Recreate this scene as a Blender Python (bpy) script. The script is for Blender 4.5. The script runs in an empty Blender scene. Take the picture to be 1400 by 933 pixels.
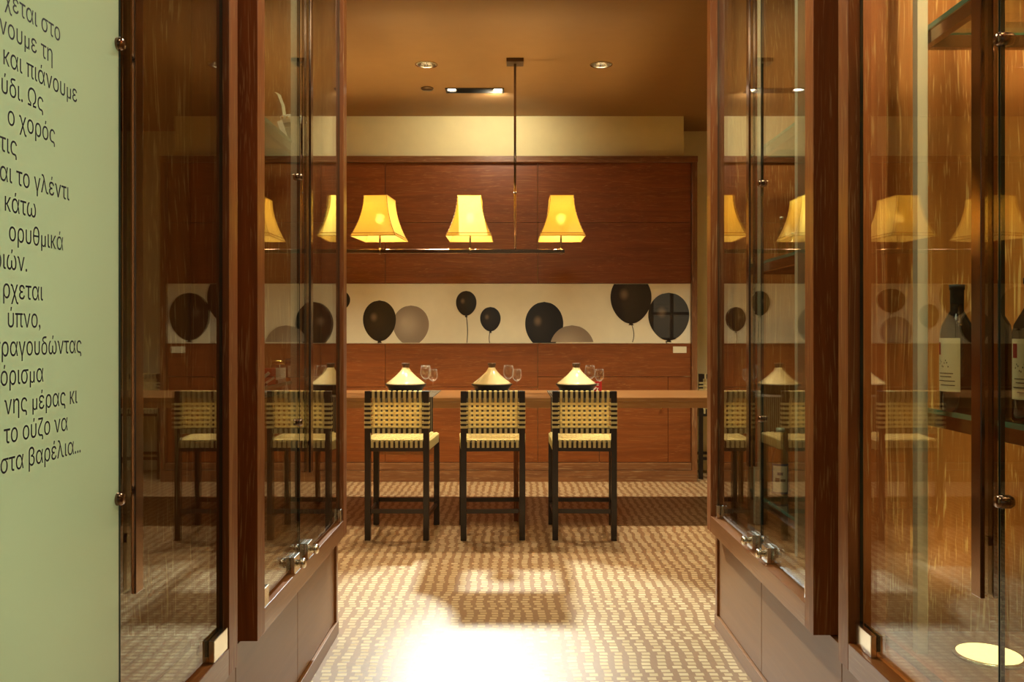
import bpy, bmesh, math, random
from mathutils import Vector, Matrix, Euler
from mathutils.geometry import tessellate_polygon, delaunay_2d_cdt

S = bpy.context.scene
COL = S.collection
PI = math.pi

# ------------------------------------------------------------------ camera, world, view
CAM_Z = 1.36
F = 1150.0                                    # focal length in pixels of the 1400 wide frame
cd = bpy.data.cameras.new('camera'); cam = bpy.data.objects.new('camera', cd); COL.objects.link(cam)
cam.location = (0, 0, CAM_Z); cam.rotation_euler = (PI/2, 0, 0)
cd.sensor_width = 36; cd.lens = F/1400*36; cd.shift_y = -11.5/1400
cd.clip_start = 0.05
S.camera = cam
S.view_settings.view_transform = 'Standard'; S.view_settings.look = 'None'
S.view_settings.gamma = 1; S.view_settings.use_curve_mapping = False
S.view_settings.exposure = 0.32
try:
    S.cycles.max_bounces = 10; S.cycles.transparent_max_bounces = 24
    S.cycles.glossy_bounces = 6; S.cycles.diffuse_bounces = 5; S.cycles.sample_clamp_indirect = 6
    S.cycles.caustics_reflective = False; S.cycles.caustics_refractive = False
except Exception:
    pass
W = bpy.data.worlds.new('world'); S.world = W; W.use_nodes = True
W.node_tree.nodes['Background'].inputs[0].default_value = (1.0, .8, .55, 1)
W.node_tree.nodes['Background'].inputs[1].default_value = 0.05

def lamp(name, kind, loc, energy, color, rot=(0, 0, 0), **kw):
    d = bpy.data.lights.new(name, kind); d.energy = energy; d.color = color
    for k, v in kw.items(): setattr(d, k, v)
    o = bpy.data.objects.new(name, d); COL.objects.link(o); o.location = loc; o.rotation_euler = rot
    return o

def aim(o, target):
    o.rotation_euler = (Vector(target)-o.location).to_track_quat('-Z', 'Y').to_euler()

CEIL = 3.353
WARM = (1.0, .60, .26); SOFT = (1.0, .88, .64); WHITE = (.80, .98, .98); FILL = (.78, 1.0, .86)
# the white spot in the slot fixture that throws the pool of light on the floor
for e, a, bl in ((1350, 36, .4), (1500, 15, 1.0)):
    sp = lamp('slot_spot', 'SPOT', (-.44, 6.90, CEIL-.03), e, WHITE, spot_size=math.radians(a), spot_blend=bl, shadow_soft_size=.025)
    aim(sp, (-.03, 3.62, 0))
sp = lamp('slot_spot', 'SPOT', (-.12, 6.90, CEIL-.03), 26, SOFT, spot_size=math.radians(150), spot_blend=1, shadow_soft_size=.03)
aim(sp, (-.3, 7.72, 2.95))
# ceiling downlights over the table and further along the room
DOWN = [(-.636, 6.25), (.663, 6.25), (-1.95, 6.25), (1.95, 6.25), (-.9, 4.6), (.95, 4.6)]
for i, (x, y) in enumerate(DOWN):
    lamp('downlight_lamp', 'SPOT', (x, y, CEIL-.012), 190 if y > 6 else 12, SOFT, spot_size=math.radians(92), spot_blend=.8, shadow_soft_size=.05)
# lamps over the aisle between the glass cases
for y, e in ((3.0, 36), (.9, 8)):
    lamp('aisle_lamp', 'AREA', (.06, y, CEIL-.03), e, (1.0, .90, .62), shape='RECTANGLE', size=.5, size_y=.6)
# area lamp added in the closed compartment behind the frosted film
lamp('film_backlight', 'AREA', (-1.32, 1.2, 1.6), 33, (1.0, 1.0, .76), rot=(0, -PI/2, 0), shape='RECTANGLE', size=2.6, size_y=.75)
# weak fill added behind the camera; daylight through the window beside the glass case
lamp('entrance_fill', 'AREA', (0, -2.6, 1.7), 1.2, FILL, rot=(PI/2, 0, 0), shape='RECTANGLE', size=2.4, size_y=2.2)
lamp('window_daylight', 'AREA', (2.17, 3.925, 1.62), 0.6, (1, .80, .45), rot=(PI/2, 0, 0), shape='RECTANGLE', size=.52, size_y=.70)

# ------------------------------------------------------------------ materials
def mat(name):
    m = bpy.data.materials.new(name); m.use_nodes = True
    nt = m.node_tree
    return m, nt, nt.nodes['Principled BSDF']

def plain(name, col, rough=.5, metal=0, coat=0, spec=None, bump=0, bscale=200, **kw):
    m, nt, b = mat(name)
    b.inputs['Base Color'].default_value = (*col, 1)
    b.inputs['Roughness'].default_value = rough; b.inputs['Metallic'].default_value = metal
    b.inputs['Coat Weight'].default_value = coat; b.inputs['Coat Roughness'].default_value = .04
    if spec is not None: b.inputs['Specular IOR Level'].default_value = spec
    for k, v in kw.items(): b.inputs[k].default_value = v
    tc = nt.nodes.new('ShaderNodeTexCoord')
    n = nt.nodes.new('ShaderNodeTexNoise'); n.inputs['Scale'].default_value = bscale if bump else 9; n.inputs['Detail'].default_value = 4
    nt.links.new(tc.outputs['Object'], n.inputs['Vector'])
    if bump:
        bp = nt.nodes.new('ShaderNodeBump'); bp.inputs['Strength'].default_value = bump; bp.inputs['Distance'].default_value = .002
        nt.links.new(n.outputs['Fac'], bp.inputs['Height']); nt.links.new(bp.outputs['Normal'], b.inputs['Normal'])
    else:
        h = nt.nodes.new('ShaderNodeMixRGB'); h.inputs[1].default_value = (*[c*.93 for c in col], 1); h.inputs[2].default_value = (*[min(1, c*1.06) for c in col], 1)
        nt.links.new(n.outputs['Fac'], h.inputs[0]); nt.links.new(h.outputs[0], b.inputs['Base Color'])
    return m

def oak(name, c1, c2, fleck, axis='Z', amt=.5, rough=.34, coat=.25, figure=1.0):
    """limed oak: brown wood with pale flecks that run along the grain"""
    m, nt, b = mat(name)
    N, L = nt.nodes, nt.links
    tc = N.new('ShaderNodeTexCoord')
    def scaled(across, along):
        mp = N.new('ShaderNodeMapping')
        v = [across]*3; v['XYZ'.index(axis)] = along
        mp.inputs['Scale'].default_value = v
        L.new(tc.outputs['Object'], mp.inputs['Vector']); return mp
    # slow wave so that the grain is not ruler straight
    w = N.new('ShaderNodeTexNoise'); w.inputs['Scale'].default_value = 1.0; w.inputs['Detail'].default_value = 2
    L.new(scaled(5, 1.1).outputs[0], w.inputs['Vector'])
    add = N.new('ShaderNodeVectorMath'); add.operation = 'ADD'
    sc = N.new('ShaderNodeVectorMath'); sc.operation = 'SCALE'; sc.inputs['Scale'].default_value = 2.2*figure
    L.new(w.outputs['Color'], sc.inputs[0])
    mp1 = scaled(30, 1.2); L.new(mp1.outputs[0], add.inputs[0]); L.new(sc.outputs[0], add.inputs[1])
    g = N.new('ShaderNodeTexNoise'); g.inputs['Scale'].default_value = 1; g.inputs['Detail'].default_value = 5; g.inputs['Roughness'].default_value = .6
    L.new(add.outputs[0], g.inputs['Vector'])
    r = N.new('ShaderNodeValToRGB'); r.color_ramp.elements[0].position = .32; r.color_ramp.elements[0].color = (*c2, 1)
    r.color_ramp.elements[1].position = .66; r.color_ramp.elements[1].color = (*c1, 1)
    L.new(g.outputs['Fac'], r.inputs[0])
    add2 = N.new('ShaderNodeVectorMath'); add2.operation = 'ADD'
    sc2 = N.new('ShaderNodeVectorMath'); sc2.operation = 'SCALE'; sc2.inputs['Scale'].default_value = 9*figure
    L.new(w.outputs['Color'], sc2.inputs[0])
    mp2 = scaled(190, 7); L.new(mp2.outputs[0], add2.inputs[0]); L.new(sc2.outputs[0], add2.inputs[1])
    f = N.new('ShaderNodeTexNoise'); f.inputs['Scale'].default_value = 1; f.inputs['Detail'].default_value = 2
    L.new(add2.outputs[0], f.inputs['Vector'])
    fr = N.new('ShaderNodeValToRGB'); fr.color_ramp.elements[0].position = .57; fr.color_ramp.elements[1].position = .72
    fr.color_ramp.elements[1].color = (amt, amt, amt, 1)
    L.new(f.outputs['Fac'], fr.inputs[0])
    mx = N.new('ShaderNodeMixRGB'); mx.inputs[2].default_value = (*fleck, 1)
    L.new(fr.outputs[0], mx.inputs[0]); L.new(r.outputs[0], mx.inputs[1]); L.new(mx.outputs[0], b.inputs['Base Color'])
    b.inputs['Roughness'].default_value = rough; b.inputs['Coat Weight'].default_value = coat; b.inputs['Coat Roughness'].default_value = .18
    return m

def glass(name, tint=(.97, .99, .96), boost=1.0, rough=0.0, rim_light=0.0):
    """clear sheet glass: transparent, mirrors by Schlick's law at any face"""
    m = bpy.data.materials.new(name); m.use_nodes = True
    nt = m.node_tree; N, L = nt.nodes, nt.links; N.clear()
    out = N.new('ShaderNodeOutputMaterial'); geo = N.new('ShaderNodeNewGeometry')
    dot = N.new('ShaderNodeVectorMath'); dot.operation = 'DOT_PRODUCT'
    L.new(geo.outputs['Incoming'], dot.inputs[0]); L.new(geo.outputs['Normal'], dot.inputs[1])
    def M(op, a, b):
        n = N.new('ShaderNodeMath'); n.operation = op
        for i, v in enumerate((a, b)):
            if isinstance(v, (int, float)): n.inputs[i].default_value = v
            elif v is not None: L.new(v, n.inputs[i])
        return n.outputs[0]
    a = M('ABSOLUTE', dot.outputs['Value'], None)
    p = M('POWER', M('SUBTRACT', 1.0, a), 5.0)
    fac = M('MULTIPLY', M('ADD', M('MULTIPLY', p, .96), .04), boost)
    fac = M('MINIMUM', fac, 1.0)
    t = N.new('ShaderNodeBsdfTransparent'); t.inputs[0].default_value = (*tint, 1)
    g = N.new('ShaderNodeBsdfGlossy'); g.inputs['Roughness'].default_value = rough
    mx = N.new('ShaderNodeMixShader'); L.new(fac, mx.inputs[0]); L.new(t.outputs[0], mx.inputs[1]); L.new(g.outputs[0], mx.inputs[2])
    if rim_light:
        d = N.new('ShaderNodeBsdfTranslucent'); d.inputs[0].default_value = (1, .97, .9, 1)  # pale colour at grazing angles stands in for bright glass rims
        m2 = N.new('ShaderNodeMixShader'); L.new(M('MULTIPLY', M('POWER', M('SUBTRACT', 1.0, a), 2.2), rim_light), m2.inputs[0])
        L.new(mx.outputs[0], m2.inputs[1]); L.new(d.outputs[0], m2.inputs[2]); L.new(m2.outputs[0], out.inputs[0])
    else:
        L.new(mx.outputs[0], out.inputs[0])
    return m

def emit(name, col, strength):
    m, nt, b = mat(name)
    b.inputs['Base Color'].default_value = (*col, 1)
    b.inputs['Emission Color'].default_value = (*col, 1); b.inputs['Emission Strength'].default_value = strength
    return m

M_ = {}
M_['oak_v'] = oak('oak_upright', (.250, .074, .014), (.165, .044, .008), (.52, .34, .16), 'Z', .5, .4, .1)
M_['oak_y'] = oak('oak_rail', (.260, .092, .026), (.190, .062, .016), (.52, .34, .16), 'Y', .18, .3, .3)
M_['oak_wall'] = oak('oak_wall_panel', (.245, .067, .0115), (.172, .043, .007), (.55, .30, .11), 'X', .30, .42, 0, 1.6)
M_['oak_trim'] = oak('oak_wall_trim', (.25, .105, .036), (.14, .05, .016), (.55, .38, .20), 'X', .5, .4, .2)
M_['oak_trimv'] = oak('oak_wall_jamb', (.25, .105, .036), (.14, .05, .016), (.55, .38, .20), 'Z', .5, .4, .2)
M_['oak_lining'] = oak('oak_case_lining', (.37, .150, .036), (.26, .092, .020), (.66, .46, .20), 'Z', .85, .45, .1, 1.5)  # paler oak inside the cases
M_['oak_base'] = oak('oak_base_panel', (.255, .108, .036), (.215, .088, .028), (.36, .21, .10), 'Y', .08, .36, .08)
M_['oak_table'] = oak('oak_table', (.36, .175, .060), (.29, .130, .042), (.55, .38, .20), 'X', .3, .28, .4)
M_['wenge'] = plain('dark_stained_wood', (.016, .008, .005), .38, coat=.2)
def strap_mat():
    m = bpy.data.materials.new('cream_strap'); m.use_nodes = True
    nt = m.node_tree; N, L = nt.nodes, nt.links; N.clear()
    out = N.new('ShaderNodeOutputMaterial'); tc = N.new('ShaderNodeTexCoord'); n = N.new('ShaderNodeTexNoise'); n.inputs['Scale'].default_value = 90
    L.new(tc.outputs['Object'], n.inputs['Vector'])
    c = N.new('ShaderNodeMixRGB'); c.inputs[1].default_value = (.90, .78, .42, 1); c.inputs[2].default_value = (.95, .85, .50, 1); L.new(n.outputs['Fac'], c.inputs[0])
    d = N.new('ShaderNodeBsdfDiffuse'); t = N.new('ShaderNodeBsdfTranslucent'); L.new(c.outputs[0], d.inputs[0]); L.new(c.outputs[0], t.inputs[0])
    mx = N.new('ShaderNodeMixShader'); mx.inputs[0].default_value = .62
    L.new(d.outputs[0], mx.inputs[1]); L.new(t.outputs[0], mx.inputs[2]); L.new(mx.outputs[0], out.inputs[0])
    return m
M_['strap'] = strap_mat()
M_['wall_paint'] = plain('wall_paint', (.84, .74, .40), .7)
M_['wall_pale'] = plain('pale_wall_paint', (.84, .77, .50), .7)
M_['ceil'] = plain('ceiling_paint', (.30, .165, .060), .6)
M_['steel'] = plain('polished_steel', (.80, .74, .62), .2, 1)
M_['brushed'] = plain('brushed_steel', (.60, .60, .50), .45, .35)
M_['bronze'] = plain('dark_polished_metal', (.26, .17, .12), .16, 1)
M_['iron'] = plain('dark_fixture_metal', (.13, .085, .05), .35, .8)
M_['black'] = plain('black_cavity', (.012, .010, .008), .6)
M_['glass'] = glass('clear_glass', (.93, .96, .92), 1.45)
M_['glass_edge'] = plain('glass_cut_edge', (.018, .035, .028), .15)
M_['glass_green'] = plain('glass_green_edge', (.06, .22, .16), .1, coat=.5)
M_['shelf_glass'] = glass('shelf_glass', (.86, .95, .88), 1.6)
M_['wine_glass'] = glass('wine_glass_material', (.98, .98, .97), 1.2, rim_light=.30)
M_['bottle_clear'] = glass('clear_bottle_glass', (.88, .92, .80), 2.5, rim_light=.2)
M_['text'] = plain('navy_lettering', (.012, .014, .055), .5)
def film_mat():
    m = bpy.data.materials.new('frosted_film'); m.use_nodes = True
    nt = m.node_tree; N, L = nt.nodes, nt.links; N.clear()
    out = N.new('ShaderNodeOutputMaterial'); tc = N.new('ShaderNodeTexCoord'); n = N.new('ShaderNodeTexNoise'); n.inputs['Scale'].default_value = 3
    L.new(tc.outputs['Object'], n.inputs['Vector'])
    c = N.new('ShaderNodeMixRGB'); c.inputs[1].default_value = (.62, .72, .56, 1); c.inputs[2].default_value = (.66, .76, .60, 1); L.new(n.outputs['Fac'], c.inputs[0])
    d = N.new('ShaderNodeBsdfDiffuse'); t = N.new('ShaderNodeBsdfTranslucent'); L.new(c.outputs[0], d.inputs[0]); L.new(c.outputs[0], t.inputs[0])
    mx = N.new('ShaderNodeMixShader'); mx.inputs[0].default_value = .55; L.new(d.outputs[0], mx.inputs[1]); L.new(t.outputs[0], mx.inputs[2])
    fr = N.new('ShaderNodeFresnel'); fr.inputs[0].default_value = 1.35; g = N.new('ShaderNodeBsdfGlossy'); g.inputs['Roughness'].default_value = .12
    m2 = N.new('ShaderNodeMixShader'); L.new(fr.outputs[0], m2.inputs[0]); L.new(mx.outputs[0], m2.inputs[1]); L.new(g.outputs[0], m2.inputs[2]); L.new(m2.outputs[0], out.inputs[0])
    return m
M_['film'] = film_mat()
M_['bottle'] = plain('dark_wine_glass', (.010, .008, .008), .05)
M_['label'] = plain('cream_label_paper', (.80, .72, .48), .6)
M_['label_red'] = plain('label_red', (.28, .015, .015), .5)
M_['label_ink'] = plain('label_ink', (.10, .08, .06), .6)
M_['blue'] = plain('label_blue', (.03, .06, .16), .5)
M_['red'] = plain('red_card', (.50, .015, .015), .5)
M_['white'] = plain('white_paper', (.82, .78, .66), .6)
M_['gold'] = plain('gold_metal', (.80, .52, .16), .25, 1)
M_['ceramic'] = plain('cream_glaze', (.86, .70, .37), .12, coat=.8)
M_['iron_pot'] = plain('black_cast_iron', (.014, .012, .012), .35)
M_['knob'] = plain('brown_knob', (.11, .06, .035), .4)
M_['lampglow'] = emit('lamp_bulb', (1, .74, .36), 560)
M_['spotglow'] = emit('halogen_bulb', (1, .86, .6), 14)
M_['slotglow'] = emit('halogen_bulb_white', (1, .9, .7), 25)
M_['discglow'] = emit('frosted_uplight_disc', (1, .80, .32), 1.5)

def shade_mat():
    m = bpy.data.materials.new('lamp_shade_fabric'); m.use_nodes = True
    nt = m.node_tree; N, L = nt.nodes, nt.links; N.clear()
    out = N.new('ShaderNodeOutputMaterial')
    tc = N.new('ShaderNodeTexCoord'); n = N.new('ShaderNodeTexNoise'); n.inputs['Scale'].default_value = 60
    L.new(tc.outputs['Object'], n.inputs['Vector'])
    c = N.new('ShaderNodeMixRGB'); c.inputs[1].default_value = (.93, .72, .22, 1); c.inputs[2].default_value = (.96, .77, .28, 1)
    L.new(n.outputs['Fac'], c.inputs[0])
    d = N.new('ShaderNodeBsdfDiffuse'); t = N.new('ShaderNodeBsdfTranslucent')
    L.new(c.outputs[0], d.inputs[0]); L.new(c.outputs[0], t.inputs[0])
    mx = N.new('ShaderNodeMixShader'); mx.inputs[0].default_value = .55
    L.new(d.outputs[0], mx.inputs[1]); L.new(t.outputs[0], mx.inputs[2])
    # the weave lets some light straight through, blurred: the bulb glows in the cloth
    rf = N.new('ShaderNodeBsdfRefraction'); rf.inputs['IOR'].default_value = 1.08; rf.inputs['Roughness'].default_value = .75
    rf.inputs[0].default_value = (1, .86, .5, 1)
    m2 = N.new('ShaderNodeMixShader'); m2.inputs[0].default_value = .30
    L.new(mx.outputs[0], m2.inputs[1]); L.new(rf.outputs[0], m2.inputs[2]); L.new(m2.outputs[0], out.inputs[0])
    return m
M_['shade'] = shade_mat()
M_['shade_trim'] = plain('shade_piping', (.45, .24, .05), .7)

def floor_mat():
    m, nt, b = mat('mosaic_floor')
    N, L = nt.nodes, nt.links
    tc = N.new('ShaderNodeTexCoord'); sep = N.new('ShaderNodeSeparateXYZ'); L.new(tc.outputs['Object'], sep.inputs[0])
    def M(op, a, b_=0.0, c=None):
        n = N.new('ShaderNodeMath'); n.operation = op
        for i, v in enumerate((a, b_, c)):
            if v is None: continue
            if isinstance(v, (int, float)): n.inputs[i].default_value = v
            else: L.new(v, n.inputs[i])
        return n.outputs[0]
    warp = N.new('ShaderNodeTexNoise'); warp.inputs['Scale'].default_value = 2.2; warp.inputs['Detail'].default_value = 1
    L.new(tc.outputs['Object'], warp.inputs['Vector'])
    wx = M('MULTIPLY', M('SUBTRACT', warp.outputs['Fac'], .5), .05)
    v = M('DIVIDE', M('ADD', sep.outputs['Y'], M('MULTIPLY', wx, .5)), .0365)
    row = M('FLOOR', v)
    wn = N.new('ShaderNodeTexWhiteNoise'); wn.noise_dimensions = '1D'; L.new(row, wn.inputs['W'])
    u = M('ADD', M('DIVIDE', M('ADD', sep.outputs['X'], wx), .059), M('MULTIPLY', wn.outputs['Value'], .28))
    colm = M('FLOOR', u)
    wn2 = N.new('ShaderNodeTexWhiteNoise'); wn2.noise_dimensions = '2D'
    cmb = N.new('ShaderNodeCombineXYZ'); L.new(colm, cmb.inputs[0]); L.new(row, cmb.inputs[1]); L.new(cmb.outputs[0], wn2.inputs['Vector'])
    fu = M('ABSOLUTE', M('SUBTRACT', M('ADD', M('FRACT', u), M('MULTIPLY', M('SUBTRACT', wn2.outputs['Value'], .5), .16)), .5))
    fv = M('ABSOLUTE', M('SUBTRACT', M('FRACT', v), .5))
    half = M('ADD', .255, M('MULTIPLY', wn2.outputs['Value'], .05))
    mask = M('MULTIPLY', M('LESS_THAN', fu, half), M('LESS_THAN', fv, .34))
    gr = N.new('ShaderNodeTexNoise'); gr.inputs['Scale'].default_value = 38; gr.inputs['Detail'].default_value = 4; L.new(tc.outputs['Object'], gr.inputs['Vector'])
    ground = N.new('ShaderNodeMixRGB'); ground.inputs[1].default_value = (.20, .100, .040, 1); ground.inputs[2].default_value = (.255, .135, .058, 1)
    L.new(gr.outputs['Fac'], ground.inputs[0])
    tile = N.new('ShaderNodeMixRGB'); tile.inputs[1].default_value = (.42, .29, .145, 1); tile.inputs[2].default_value = (.54, .40, .22, 1)
    L.new(wn2.outputs['Value'], tile.inputs[0])
    mx = N.new('ShaderNodeMixRGB'); L.new(mask, mx.inputs[0]); L.new(ground.outputs[0], mx.inputs[1]); L.new(tile.outputs[0], mx.inputs[2])
    L.new(mx.outputs[0], b.inputs['Base Color'])
    rg = M('SUBTRACT', .42, M('MULTIPLY', mask, .10)); L.new(rg, b.inputs['Roughness'])
    bp = N.new('ShaderNodeBump'); bp.inputs['Strength'].default_value = .25; bp.inputs['Distance'].default_value = .001
    L.new(mask, bp.inputs['Height']); L.new(bp.outputs['Normal'], b.inputs['Normal'])
    return m
M_['floor'] = floor_mat()

def balloon_mat(name, dark, mid, hi):
    """printed balloon: the photograph's own highlight, in the print"""
    m, nt, b = mat(name); N, L = nt.nodes, nt.links
    uv = N.new('ShaderNodeUVMap')
    def ball(c, r0, r1):
        d = N.new('ShaderNodeVectorMath'); d.operation = 'DISTANCE'; d.inputs[1].default_value = (*c, 0)
        L.new(uv.outputs[0], d.inputs[0])
        mr = N.new('ShaderNodeMapRange'); mr.interpolation_type = 'SMOOTHSTEP'
        mr.inputs['From Min'].default_value = r1; mr.inputs['From Max'].default_value = r0
        L.new(d.outputs['Value'], mr.inputs['Value']); return mr.outputs[0]
    a = N.new('ShaderNodeMixRGB'); a.inputs[1].default_value = (*dark, 1); a.inputs[2].default_value = (*mid, 1)
    L.new(ball((-.18, .1), .05, 1.0), a.inputs[0])
    c = N.new('ShaderNodeMixRGB'); c.inputs[2].default_value = (*hi, 1)
    L.new(ball((-.34, .18), .0, .30), c.inputs[0]); L.new(a.outputs[0], c.inputs[1]); L.new(c.outputs[0], b.inputs['Base Color'])
    b.inputs['Roughness'].default_value = .35; b.inputs['Coat Weight'].default_value = 1; b.inputs['Coat Roughness'].default_value = .01
    return m
M_['bal_dark'] = balloon_mat('printed_dark_balloon', (.010, .007, .006), (.026, .017, .012), (.20, .14, .085))
M_['bal_grey'] = balloon_mat('printed_grey_balloon', (.30, .24, .17), (.46, .38, .27), (.48, .40, .29))
M_['print_white'] = plain('mural_print_white', (.88, .82, .58), .4, coat=1)
M_['string'] = plain('printed_string', (.03, .02, .015), .4, coat=1)

def runner_mat():
    m, nt, b = mat('striped_runner_cloth'); N, L = nt.nodes, nt.links
    tc = N.new('ShaderNodeTexCoord'); sep = N.new('ShaderNodeSeparateXYZ'); L.new(tc.outputs['Object'], sep.inputs[0])
    a = N.new('ShaderNodeMath'); a.operation = 'MULTIPLY'; a.inputs[1].default_value = 72; L.new(sep.outputs['X'], a.inputs[0])
    f = N.new('ShaderNodeMath'); f.operation = 'FRACT'; L.new(a.outputs[0], f.inputs[0])
    g = N.new('ShaderNodeMath'); g.operation = 'GREATER_THAN'; g.inputs[1].default_value = .68; L.new(f.outputs[0], g.inputs[0])
    mx = N.new('ShaderNodeMixRGB'); mx.inputs[1].default_value = (.030, .020, .014, 1); mx.inputs[2].default_value = (.30, .26, .18, 1)
    L.new(g.outputs[0], mx.inputs[0]); L.new(mx.outputs[0], b.inputs['Base Color']); b.inputs['Roughness'].default_value = .7
    return m
M_['runner'] = runner_mat()
M_['fringe'] = plain('fringe_thread', (.16, .13, .09), .7)

# ------------------------------------------------------------------ mesh helpers
class MB:
    def __init__(s): s.bm = bmesh.new(); s.mi = 0; s.mats = []
    def use(s, m):
        if m not in s.mats: s.mats.append(m)
        s.mi = s.mats.index(m); return s
    def _new(s, fs):
        for f in fs: f.material_index = s.mi
    def box(s, x0, x1, y0, y1, z0, z1, bev=0.0):
        if x0 > x1: x0, x1 = x1, x0
        if y0 > y1: y0, y1 = y1, y0
        t = bmesh.new()
        bmesh.ops.create_cube(t, size=1)
        for v in t.verts:
            v.co = Vector(((x0+x1)/2+v.co.x*(x1-x0), (y0+y1)/2+v.co.y*(y1-y0), (z0+z1)/2+v.co.z*(z1-z0)))
        if bev > 0:
            bmesh.ops.bevel(t, geom=list(t.edges), offset=min(bev, .45*min(x1-x0, y1-y0, z1-z0)), segments=2, affect='EDGES', profile=.6)
        s._merge(t); return s
    def _merge(s, t, mtx=None):
        vm = {}
        for v in t.verts: vm[v] = s.bm.verts.new(mtx @ v.co if mtx else v.co)
        for f in t.faces:
            try:
                nf = s.bm.faces.new([vm[v] for v in f.verts]); nf.material_index = s.mi; nf.smooth = f.smooth
            except ValueError: pass
        t.free()
    def lathe(s, prof, n=32, c=(0, 0, 0), axis='Z', smooth=True, cap=True):
        rings = []
        for r, h in prof:
            ring = []
            for i in range(n):
                a = 2*PI*i/n; p = (r*math.cos(a), r*math.sin(a), h)
                if axis == 'X': p = (h, p[0], p[1])
                if axis == 'Y': p = (p[0], h, p[1])
                ring.append(s.bm.verts.new((c[0]+p[0], c[1]+p[1], c[2]+p[2])))
            rings.append(ring)
        fs = []
        for a, b in zip(rings, rings[1:]):
            for i in range(n):
                j = (i+1) % n
                f = s.bm.faces.new((a[i], a[j], b[j], b[i])); f.smooth = smooth; fs.append(f)
        if cap:
            for ring in (rings[0], rings[-1]):
                try: fs.append(s.bm.faces.new(ring))
                except ValueError: pass
        s._new(fs); return s
    def cyl(s, p0, p1, r, n=16, r1=None):
        p0, p1 = Vector(p0), Vector(p1); d = p1-p0
        q = d.to_track_quat('Z', 'Y').to_matrix().to_4x4(); mtx = Matrix.Translation(p0) @ q
        t = bmesh.new(); L = d.length; r1 = r if r1 is None else r1
        a = [t.verts.new((r*math.cos(2*PI*i/n), r*math.sin(2*PI*i/n), 0)) for i in range(n)]
        b = [t.verts.new((r1*math.cos(2*PI*i/n), r1*math.sin(2*PI*i/n), L)) for i in range(n)]
        for i in range(n):
            f = t.faces.new((a[i], a[(i+1) % n], b[(i+1) % n], b[i])); f.smooth = True
        t.faces.new(a); t.faces.new(b)
        s._merge(t, mtx); return s
    def beam(s, p0, p1, w, h, up=(0, 0, 1), bev=.002):
        """square bar from p0 to p1: w across, h along up"""
        p0, p1 = Vector(p0), Vector(p1); d = (p1-p0); L = d.length; d.normalize()
        up = Vector(up); x = d.cross(up).normalized(); u = x.cross(d).normalized()
        mtx = Matrix((( x.x, d.x, u.x, p0.x), (x.y, d.y, u.y, p0.y), (x.z, d.z, u.z, p0.z), (0, 0, 0, 1)))
        t = bmesh.new(); bmesh.ops.create_cube(t, size=1)
        for v in t.verts: v.co = Vector((v.co.x*w, (v.co.y+.5)*L, v.co.z*h))
        if bev: bmesh.ops.bevel(t, geom=list(t.edges), offset=min(bev, .4*min(w, h)), segments=1, affect='EDGES')
        s._merge(t, mtx); return s
    def quad(s, pts, smooth=False):
        f = s.bm.faces.new([s.bm.verts.new(p) for p in pts]); f.material_index = s.mi; f.smooth = smooth; return s
    def strip(s, path, across, w, t):
        """a flat strap that follows path (points); across = unit vector of its width; t = thickness"""
        across = Vector(across); P = [Vector(p) for p in path]; R = []
        for i, p in enumerate(P):
            d = (P[min(i+1, len(P)-1)]-P[max(i-1, 0)]).normalized(); n = d.cross(across).normalized()
            R.append([s.bm.verts.new(p+across*(w/2)*a+n*(t/2)*b) for a, b in ((-1, -1), (1, -1), (1, 1), (-1, 1))])
        fs = []
        for a, b in zip(R, R[1:]):
            for i in range(4):
                j = (i+1) % 4
                fs.append(s.bm.faces.new((a[i], a[j], b[j], b[i])))
        fs.append(s.bm.faces.new(R[0])); fs.append(s.bm.faces.new(R[-1][::-1]))
        s._new(fs); return s
    def build(s, name, m=None, parent=None, loc=None):
        bmesh.ops.recalc_face_normals(s.bm, faces=list(s.bm.faces))
        me = bpy.data.meshes.new(name); s.bm.to_mesh(me); s.bm.free()
        for x in ([m] if m and not s.mats else s.mats): me.materials.append(x)
        o = bpy.data.objects.new(name, me); COL.objects.link(o)
        if parent: o.parent = parent
        if loc: o.location = loc
        return o

def thing(name, label, cat, loc=(0, 0, 0), group=None, rotz=0):
    o = bpy.data.objects.new(name, None); COL.objects.link(o); o.empty_display_size = .1
    o.location = loc; o.rotation_euler = (0, 0, rotz); o['label'] = label; o['category'] = cat
    if group: o['group'] = group
    return o
def tag(o, label, cat, group=None):
    o['label'] = label; o['category'] = cat
    if group: o['group'] = group
    return o
def struct(o, label=None, cat=None):
    o['kind'] = 'structure'
    if label: o['label'] = label
    if cat: o['category'] = cat
    return o
def copy_tree(o, parent=None):
    c = o.copy(); COL.objects.link(c)
    if parent: c.parent = parent
    for ch in list(o.children): copy_tree(ch, c)
    return c

# ------------------------------------------------------------------ the room
YW = 7.72
struct(MB().box(-4.2, 3.6, -3.2, 9.0, -.06, 0).build('floor', M_['floor']), 'brown floor with rows of small pale mosaic tiles', 'floor')

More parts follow.
